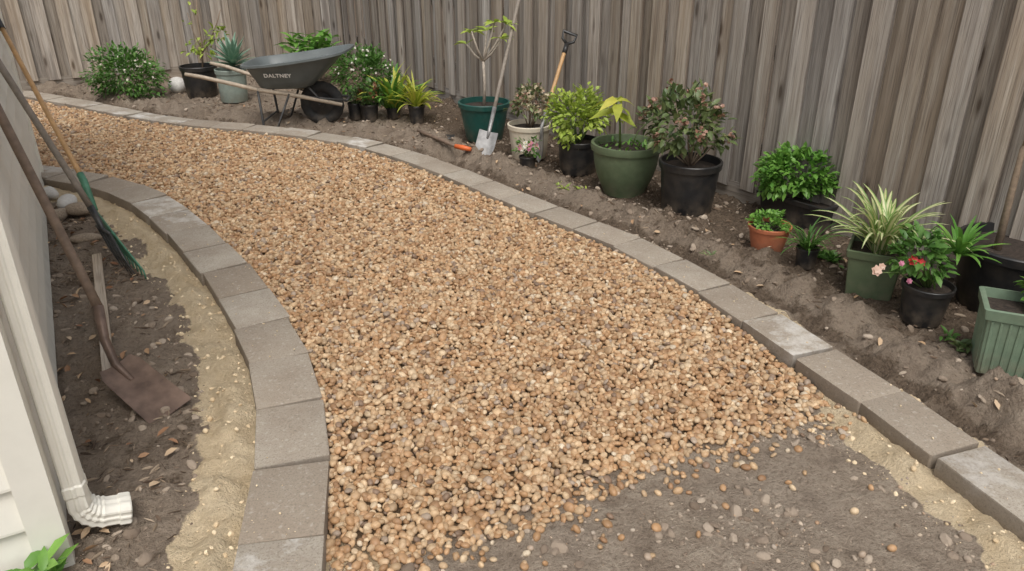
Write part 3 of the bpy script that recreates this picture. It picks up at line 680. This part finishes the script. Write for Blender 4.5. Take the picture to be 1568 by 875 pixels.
for k in range(80): strap(mb,(R(-.07,.07),R(-.03,.03),P.H*.8),R(0,6.28),R(.6,1.4),R(.26,.50),R(.03,.05),0 if k%3 else 1,R(.6,1.6),6)
mb.build('leaves',[L_bright,L_yel],P.e)
P=pot('potted_coleus',567,187,160,29,23,M_black); c,rx,rz,_,_=ext(P,545,590,128,162); mb=MB()
tp=shrub(mb,c,rx,rx*.8,rz,(0,0,P.H*.8),9,170,.05,.03,0,1,.42); shrub(mb,c+Vector((0,-.02,.0)),rx*.9,rx*.7,rz*.8,(0,0,P.H*.8),5,50,.05,.03,2,1,.4)
mb.build('foliage',[L_dark,M_gstem,L_red],P.e)
P=pot('potted_coleus',545,184,158,22,18,M_black); c,rx,rz,_,_=ext(P,530,560,140,160); mb=MB()
shrub(mb,c,rx,rx*.8,rz,(0,0,P.H*.8),7,110,.045,.025,0,1,.42); mb.build('foliage',[L_oliv,M_gstem],P.e)
def groundplant(name,u,v): 
    P=Pot(); g=G(u,v); P.X,P.Y,P.H=g.x,g.y,0; P.e=empty(name,(g.x,g.y,0)); return P
P=groundplant('flowering_bush',560,150); c,rx,rz,_,_=ext(P,508,612,68,160); mb=MB()
tp=shrub(mb,c,rx,rx*.8,rz,(0,0,0),24,1600,.055,.026,0,1,.34)
for k in range(26): o=rv(); o.z=abs(o.z); o.y=-abs(o.y); flower(mb,c+Vector((o.x*rx,o.y*rx*.8,o.z*rz)),o+Vector((0,-.3,.5)),.013,2,5)
mb.build('bush_foliage',[L_mid,M_stem,P_white],P.e)
P=groundplant('leafy_bush',192,151); c,rx,rz,_,_=ext(P,134,252,74,156); mb=MB()
shrub(mb,c,rx,rx*.8,rz,(0,0,0),24,2000,.052,.026,0,1,.34)
for k in range(20): o=rv(); o.z=abs(o.z)*.9; o.y=-abs(o.y); flower(mb,c+Vector((o.x*rx,o.y*rx*.8,o.z*rz)),o+Vector((0,-.3,.5)),.013,2,5,3)
mb.build('bush_foliage',[L_mid,M_stem,P_white,P_yc],P.e)
P=groundplant('broadleaf_plant',478,128); c,rx,rz,_,_=ext(P,436,522,40,92); mb=MB()
for k in range(100):
    a=R(0,6.28); p0=c+Vector((R(-.7,.7)*rx,R(-.15,.15),R(-1,.3)*rz)); leaf(mb,p0,(math.cos(a),math.sin(a)*.7,R(.1,1.2)),R(.13,.24),R(.05,.075),0,R(.2,.6))
for k in range(7): tube(mb,[(0,0,0),(R(-.1,.1),0,.35),c+Vector((R(-.5,.5)*rx,0,0))],.006,5,1)
mb.build('foliage',[L_bright,M_gstem],P.e)
P=pot('potted_sapling',311,151,101,54,44,M_black); mb=MB()
def br_(pts,r0): 
    q=[Vector((xx(u,v),R(-.03,.03),HY(v,P.Y))) for u,v in pts]; tube(mb,q,[r0*(1-.55*i/len(q)) for i in range(len(q))],5,1); return q
q1=br_([(311,105),(308,70),(303,35),(300,-5)],.010); q2=br_([(309,85),(322,60),(333,35),(338,15)],.007); q3=br_([(308,72),(296,50),(288,20)],.005)
for (u,v,n_) in((333,42,16),(325,62,18),(300,78,20),(292,72,12),(340,50,10),(318,80,14),(296,14,5),(286,35,4)):
    for k in range(n_):
        p_=Vector((xx(u+R(-9,9),v),R(-.05,.05),HY(v+R(-9,9),P.Y))); leaf(mb,p_,rv()+Vector((0,0,.2)),R(.05,.08),R(.025,.04),0,.3)
mb.build('branches_and_leaves',[L_lime,M_stem],P.e)
P=pot('potted_agave',360,158,106,46,40,M_grey); mb=MB(); base=Vector((Xat(358,P.Y,P.H)-P.X,0,P.H*.9))
tube(mb,[base,base+Vector((0,0,.05))],[.03,.04],8,0)
prof=lambda t:(.55+.9*t if t<.45 else max(0.02,(1-t)/.55*.96))
for k in range(38):
    f_=k/38; strap(mb,base+Vector((0,0,.05+.07*f_)),k*2.4,.12+1.2*f_,R(.24,.30),.066,0,.35*(1-f_),7,prof)
mb.build('agave_rosette',[L_agave],P.e)
def rock(name,u,v,r,mat,sh=(1,.8,.75),seed=3,amp=.25,sub=3):
    g=G(u,v); o=lump(name,mat,sub,amp,seed,sh); o.scale=(2*r,)*3; o.location=(g.x,g.y+r*.6,r*sh[2]*.75); o.rotation_euler=(0,0,seed); S.collection.objects.link(o)
M_wrock=m_plain('pale_stone',(.62,.60,.56),.7,.15,0,12,0,.4); M_rock=m_plain('brown_rock',(.34,.27,.2),.85,.4,0,15,0,.6)
rock('white_boulder',270,143,.11,M_wrock,(1,.9,.85),2,.1); rock('garden_rock',244,146,.07,M_rock,seed=5)
rock('white_boulder',98,322,.075,M_wrock,(1.2,.8,.6),8,.3); rock('garden_rock',118,332,.07,M_rock,(1.2,.9,.6),9,.4); rock('white_boulder',76,305,.055,M_wrock,(1,.8,.8),12,.3); rock('garden_rock',88,336,.06,M_rock,(1.2,.9,.7),14,.4)
rock('garden_rock',128,372,.05,M_rock,(1.6,.8,.5),19,.4)
# ---------------------------------------------------------------- wheelbarrow
g=G(497,191); WB=empty('wheelbarrow',(g.x-.60,g.y,.0))
M_tray=m_plain('tray_grey_green',(.12,.136,.134),.42,.15,0,8,0,.05); M_tyre=m_plain('tyre_rubber',(.025,.025,.025),.75,.3,.6,40); M_wood=m_plain('barrow_handle_wood',(.46,.38,.29),.7,.25,0,25)
mb=MB(); N=44
def trr(k,inset=0.0,dz=0.0):
    x0=.10+(-.01-.10)*k+inset; x1=.54+(.88-.54)*k-inset; y1=.19+(.325-.19)*k-inset; ring=[]
    for i in range(N):
        a=2*math.pi*i/N; c_,s_=math.cos(a),math.sin(a); q=(abs(c_)**4.5+abs(s_)**4.5)**(-1/4.5)
        x_=(x0+x1)/2+(x1-x0)/2*c_*q; t=min(1.0,max(0.0,(x_-x0)/(x1-x0)))
        zr=.565+.12*t**1.5; zb=.345+.01*t; ring.append((x_,y1*s_*q,zb+(zr-zb)*k+dz))
    return ring
rings=[trr(0,.12),trr(0,.03),trr(.06),trr(.3),trr(.6),trr(.97)]
rim=trr(1.0); outer=trr(1.0,-.022,-.004); outer2=trr(1.0,-.024,-.022)
rings+= [trr(1.0,0,-.02),outer2,outer,rim,trr(.97,.006,0),trr(.6,.006,.004),trr(.3,.006,.004),trr(.06,.006,.006),trr(0,.04,.006),trr(0,.12,.006)]
vs=[p_ for r0 in rings for p_ in r0]; fs=[(j*N+i,j*N+(i+1)%N,(j+1)*N+(i+1)%N,(j+1)*N+i) for j in range(len(rings)-1) for i in range(N)]
fs+=[tuple(range(N-1,-1,-1)),tuple((len(rings)-1)*N+i for i in range(N))]
mb.add(vs,fs,0); mb.build('tray',[M_tray],WB,True,sharp=40)
mb=MB()
for sg in(-1,1):
    tube(mb,[(-.47,sg*.30,.50),(-.34,sg*.29,.475),(.12,sg*.2,.345),(.35,sg*.16,.305),(.80,sg*.095,.20)],[.015,.017,.019,.019,.016],8,0)
mb.build('handles',[M_wood],WB)
mb=MB()
for sg in(-1,1):
    tube(mb,[(.10,sg*.21,.36),(.12,sg*.235,.02),(.12,sg*.235,.0)],.011,7); tube(mb,[(.36,sg*.17,.31),(.24,sg*.22,.03),(.12,sg*.235,.015)],.010,7)
    tube(mb,[(.62,sg*.10,.195),(.62,sg*.12,.24),(.52,sg*.14,.37)],.010,7); tube(mb,[(.38,sg*.15,.29),(.84,sg*.085,.235)],.012,6)
tube(mb,[(.12,-.235,.08),(.12,.235,.08)],.009,6); tube(mb,[(.60,-.11,.2),(.60,.11,.2)],.010,8); tube(mb,[(.84,-.09,.235),(.84,.09,.235)],.012,8)
mb.build('steel_legs_and_braces',[M_dsteel],WB)
mb=MB(); wr=.195
vs=[];fs=[];NA=40;NB=12
for i in range(NA):
    a=2*math.pi*i/NA
    for j in range(NB):
        t=2*math.pi*j/NB; tread=.004 if (i%2 and math.cos(t)>.6) else 0
        rr=wr-.05+(.05+tread)*math.cos(t); vs.append((.60+rr*math.cos(a),.042*math.sin(t),wr+rr*math.sin(a)))
for i in range(NA):
    for j in range(NB): fs.append((i*NB+j,((i+1)%NA)*NB+j,((i+1)%NA)*NB+(j+1)%NB,i*NB+(j+1)%NB))
mb.add(vs,fs,0)
tube(mb,[(.60,-.018,wr),(.60,.018,wr)],.112,24,1); tube(mb,[(.60,-.05,wr),(.60,.05,wr)],.03,14,2)
mb.build('wheel',[M_tyre,M_black,M_dsteel],WB,True,sharp=40)
tc=bpy.data.curves.new('tray_lettering','FONT'); tc.body='DALTNEY'; tc.size=.05; tc.extrude=.0008; tc.offset=.0015; tc.align_x='CENTER'; tc.space_character=1.1
to=bpy.data.objects.new('tray_lettering',tc); S.collection.objects.link(to); to.parent=WB
sl=math.atan2(.27,.145); k=.6
to.location=(.31,-(.19+.135*k)-.006,.345+.24*k-.02); to.rotation_euler=(math.radians(90)+ (math.pi/2-sl),0,0); 
m_let=m_plain('white_lettering',(.85,.85,.83),.6,.05); tc.materials.append(m_let)
# ---------------------------------------------------------------- long tools
def rodpts(a,b,n=5): a,b=Vector(a),Vector(b); return [a+(b-a)*i/n for i in range(n+1)]
def blade(mb,tip,back,wdir,w,mat,square=True,dish=.02):
    tip,back=Vector(tip),Vector(back); ax=tip-back; L=ax.length; wd=Vector(wdir); wd=(wd-ax.normalized()*wd.dot(ax.normalized())).normalized(); nr=ax.cross(wd).normalized()
    if nr.z<0: nr=-nr
    vs=[];fs=[];n=8;m=8
    for i in range(n+1):
        t=i/n; ww=w/2*(.93+.09*t)
        if t<.12: ww*=.80+.2*t/.12
        if not square: ww=w/2*(1 if t<.5 else math.sqrt(max(0.0,1-((t-.5)/.5)**2))*.97+.03)
        for j in range(m+1):
            s=-1+2*j/m; vs.append(back+ax*t+wd*ww*s+nr*(dish*(s*s)*(1-.6*t)+ (.012*(1-t)**4 if square else 0)))
    k=len(vs); vs+=[v-nr*.003 for v in vs]
    for i in range(n):
        for j in range(m):
            a=i*(m+1)+j; fs.append((a,a+1,a+m+2,a+m+1)); fs.append((k+a,k+a+m+1,k+a+m+2,k+a+1))
    mb.add(vs,fs,mat); return back,ax,nr
def onwall(u,v,off):
    r=ray(u,v); n=Vector((hn.x,hn.y,0)); t=(n.dot(C)+off)/(n.x*r.x+n.y*r.y); return Vector((0,0,H))+r*t
tip=G(264,632,.012); bk=G(178,562,.10); top=onwall(0,175,.05)
E=empty('square_shovel',tip); mb=MB(); L_=lambda p_:Vector(p_)-tip
blade(mb,L_(tip),L_(bk),(G(262,656)-G(265,604,.05)),.165,0,True,.012)
hb=G(150,470,.30); mid=G(160,520,.20)
tube(mb,[L_(bk)+(tip-bk)*.3,L_(bk)+Vector((0,0,.008)),L_(mid),L_(hb)],[.010,.017,.018,.021],10,0)
dirn=(top-hb); tube(mb,[L_(p_) for p_ in rodpts(hb,hb+dirn*1.15,6)],.0185,10,1)
mb.build('blade_and_handle',[M_rust,M_oldwood],E)
tp=onwall(4,45,.04); hb=G(128,277,.34); tipc=G(196,410,.0)
E=empty('garden_rake',tipc); mb=MB(); L_=lambda p_:Vector(p_)-tipc
d_=(tp-hb); tube(mb,[L_(p_) for p_ in rodpts(hb,tp,6)],.0145,10,1); tube(mb,[L_(tp),L_(tp+d_.normalized()*.14)],.018,10,2)
h2=G(146,322,.22); tube(mb,[L_(hb-(hb-tp).normalized()*.05),L_(hb),L_(h2)],[.02,.021,.014],10,0)
ta,tb=G(222,426,.03),G(176,384,.03)
for k in range(9):
    t=k/8; e_=ta+(tb-ta)*t; m1=h2+(e_-h2)*.5+Vector((0,0,.015)); e2=e_+Vector((0,0,.04)); tube(mb,[L_(h2),L_(m1),L_(e2),L_(e_+Vector((.012,-.012,.0)))],[.006,.0055,.005,.004],6,0,.5,True)
a1=h2+(ta-h2)*.42; b1=h2+(tb-h2)*.42; tube(mb,[L_(a1+Vector((0,0,.015))),L_((a1+b1)/2+Vector((0,0,.02))),L_(b1+Vector((0,0,.015)))],.008,6,0)
M_rg=m_plain('rake_green',(.07,.21,.13),.5,.3,.2); mb.build('rake_head_and_handle',[M_rg,M_tan,M_black],E)
tp=onwall(0,100,.04); hb=G(139,318,.27); tipc=G(205,424,.0)
E=empty('digging_fork',tipc); mb=MB(); L_=lambda p_:Vector(p_)-tipc
d_=tp-hb; tube(mb,[L_(p_) for p_ in rodpts(hb,hb+d_*1.12,6)],.017,10,1)
h2=G(158,352,.19); tube(mb,[L_(hb),L_(h2)],[.02,.013],8,0)
wd=(G(215,424)-G(185,404)).normalized()
tube(mb,[L_(h2-wd*.085),L_(h2),L_(h2+wd*.085)],.009,6,0)
for k in range(4):
    o=wd*(-.082+.055*k); e_=G(208,424,.0)-wd*.07+o; tube(mb,[L_(h2+o),L_(h2+(e_-h2)*.5+o*.5+Vector((0,0,-.012))),L_(e_)],[.007,.0065,.003],6,0)
mb.build('tines_and_handle',[M_dsteel,M_greywood],E)
a,b_=G(149,394,.03),G(168,578,.03); E=empty('timber_batten',(a+b_)/2); mb=MB(); ax=(b_-a)/2; sd=Vector((ax.y,-ax.x,0)).normalized()
r0=3.3; box(mb,(0,0,.008),ax,sd*.022,Vector((0,0,.011)),0,.9,[(r0+sy*.02,r0+sz*.01,sx*.5) for sz in(-1,1) for sx,sy in((-1,-1),(1,-1),(1,1),(-1,1))]); mb.build('batten',[m_fence],E,False)
tip=G(738,243,.004); E=empty('garden_spade',tip); mb=MB(); L_=lambda p_:Vector(p_)-tip
Yt=tip.y+.9; zt=HY(-20,Yt); top=Vector((Xat(799,Yt,zt),Yt,zt)); bk=Vector((Xat(749,tip.y+.10,HY(202,tip.y+.10)),tip.y+.10,HY(202,tip.y+.10)))
blade(mb,L_(tip),L_(bk),(1,0,.15),.15,0,False,.02); hb=bk+(top-bk)*.16
tube(mb,[L_(bk+(tip-bk)*.25),L_(bk),L_(hb)],[.009,.014,.017],10,0); tube(mb,[L_(p_) for p_ in rodpts(hb,top,6)],.0155,10,1)
mb.build('blade_and_handle',[M_steel,M_greywood],E)
tip=G(826,249,.01); E=empty('d_handle_shovel',tip); mb=MB(); L_=lambda p_:Vector(p_)-tip
Yb=tip.y+.05; bk=Vector((Xat(829,Yb,HY(196,Yb)),Yb,HY(196,Yb))); Yt=tip.y+.45; top=Vector((Xat(868,Yt,HY(68,Yt)),Yt,HY(68,Yt)))
blade(mb,L_(tip),L_(bk),(.35,-.9,0),.15,0,False,.018); hb=bk+(top-bk)*.2
tube(mb,[L_(bk+(tip-bk)*.3),L_(bk),L_(hb)],[.008,.013,.017],10,0); tube(mb,[L_(p_) for p_ in rodpts(hb,top,5)],[.0155]*6,10,1)
dd=(top-hb).normalized(); sd=Vector((1,0,-.25)); sd=(sd-dd*sd.dot(dd)).normalized()
g0=L_(top); tube(mb,[g0-dd*.08,g0],[.019,.018],10,2)
tube(mb,[g0,g0+sd*.045+dd*.035,g0+sd*.055+dd*.095,g0-sd*.055+dd*.095,g0-sd*.045+dd*.035,g0],[.012,.011,.013,.013,.011,.012],8,2)
mb.build('blade_handle_grip',[M_steel,M_tan,M_black],E)
a=G(640,200,.085); b_=G(697,224,.085); E=empty('hand_hoe',a); mb=MB(); L_=lambda p_:Vector(p_)-a
tube(mb,[L_(p_) for p_ in rodpts(a,b_,4)],[.013,.016,.015,.016,.015],8,0); c_=G(721,229,.075); tube(mb,[L_(b_),L_(b_+(c_-b_)*.5),L_(c_)],[.017,.021,.016],10,1)
box(mb,L_(G(683,210,.07)),(.07,.0,.0),(0,.03,.01),(0,.0,.003),2)
M_or=m_plain('orange_grip',(.75,.16,.04),.45,.1); mb.build('handle_and_blade',[M_oldwood,M_or,M_dsteel],E)
def weed(name,u,v,n,L0,mat):
    g=G(u,v,.02); E=empty(name,(g.x,g.y,.02)); mb=MB()
    for k in range(n): leaf(mb,(R(-.03,.03),R(-.03,.03),R(0,.02)),(R(-1,1),R(-1,1),R(.1,1.1)),L0*R(.6,1.2),L0*.4,0,.4)
    mb.build('leaves',[mat],E)
weed('weed_tuft',862,290,20,.05,L_lime); weed('weed_tuft',890,294,16,.04,L_lime); weed('weed_tuft',915,300,12,.035,L_mid); weed('weed_tuft',1275,402,26,.06,L_mid); weed('weed_tuft',1470,535,22,.045,L_oliv); weed('weed_tuft',1452,520,16,.04,L_mid); weed('weed_tuft',1258,395,18,.05,L_mid); weed('weed_tuft',1085,392,12,.03,L_oliv)
g=G(62,902); E=empty('small_leafy_plant',g); mb=MB()
for k in range(34): a=R(0,6.28); leaf(mb,(R(-.04,.04),R(-.04,.04),R(.02,.08)),(math.cos(a),math.sin(a),R(.3,1.4)),R(.05,.08),R(.025,.04),0,.35)
mb.build('leaves',[L_bright],E)
# ---------------------------------------------------------------- light
w=bpy.data.worlds.new('World'); S.world=w; w.use_nodes=True; nt=w.node_tree; bg=nt.nodes['Background']
sky=nt.nodes.new('ShaderNodeTexSky'); sky.sky_type='NISHITA'; sky.sun_disc=False
el,az=math.radians(60),math.radians(172)
sky.sun_elevation=el; sky.sun_rotation=az; sky.dust_density=4; sky.ozone_density=1; sky.air_density=1
hs=nt.nodes.new('ShaderNodeHueSaturation'); hs.inputs['Saturation'].default_value=.25
nt.links.new(sky.outputs[0],hs.inputs['Color']); nt.links.new(hs.outputs[0],bg.inputs[0]); bg.inputs[1].default_value=.15
sd=bpy.data.lights.new('sun','SUN'); sd.energy=1.5; sd.angle=math.radians(32); sd.color=(1,.96,.90)
so=bpy.data.objects.new('sun',sd); S.collection.objects.link(so)
dv=Vector((math.sin(az)*math.cos(el),math.cos(az)*math.cos(el),math.sin(el)))
so.rotation_euler=dv.to_track_quat('Z','Y').to_euler(); so.location=dv*20
# ---------------------------------------------------------------- camera
cd=bpy.data.cameras.new('camera'); cd.sensor_width=36; cd.lens=F*36/1568; cd.clip_end=600; cd.clip_start=.02
co=bpy.data.objects.new('camera',cd); S.collection.objects.link(co); co.location=(0,0,H); co.rotation_euler=(math.radians(90)-PIT,0,0); S.camera=co
S.view_settings.view_transform='Standard'; S.view_settings.look='None'; S.view_settings.exposure=0
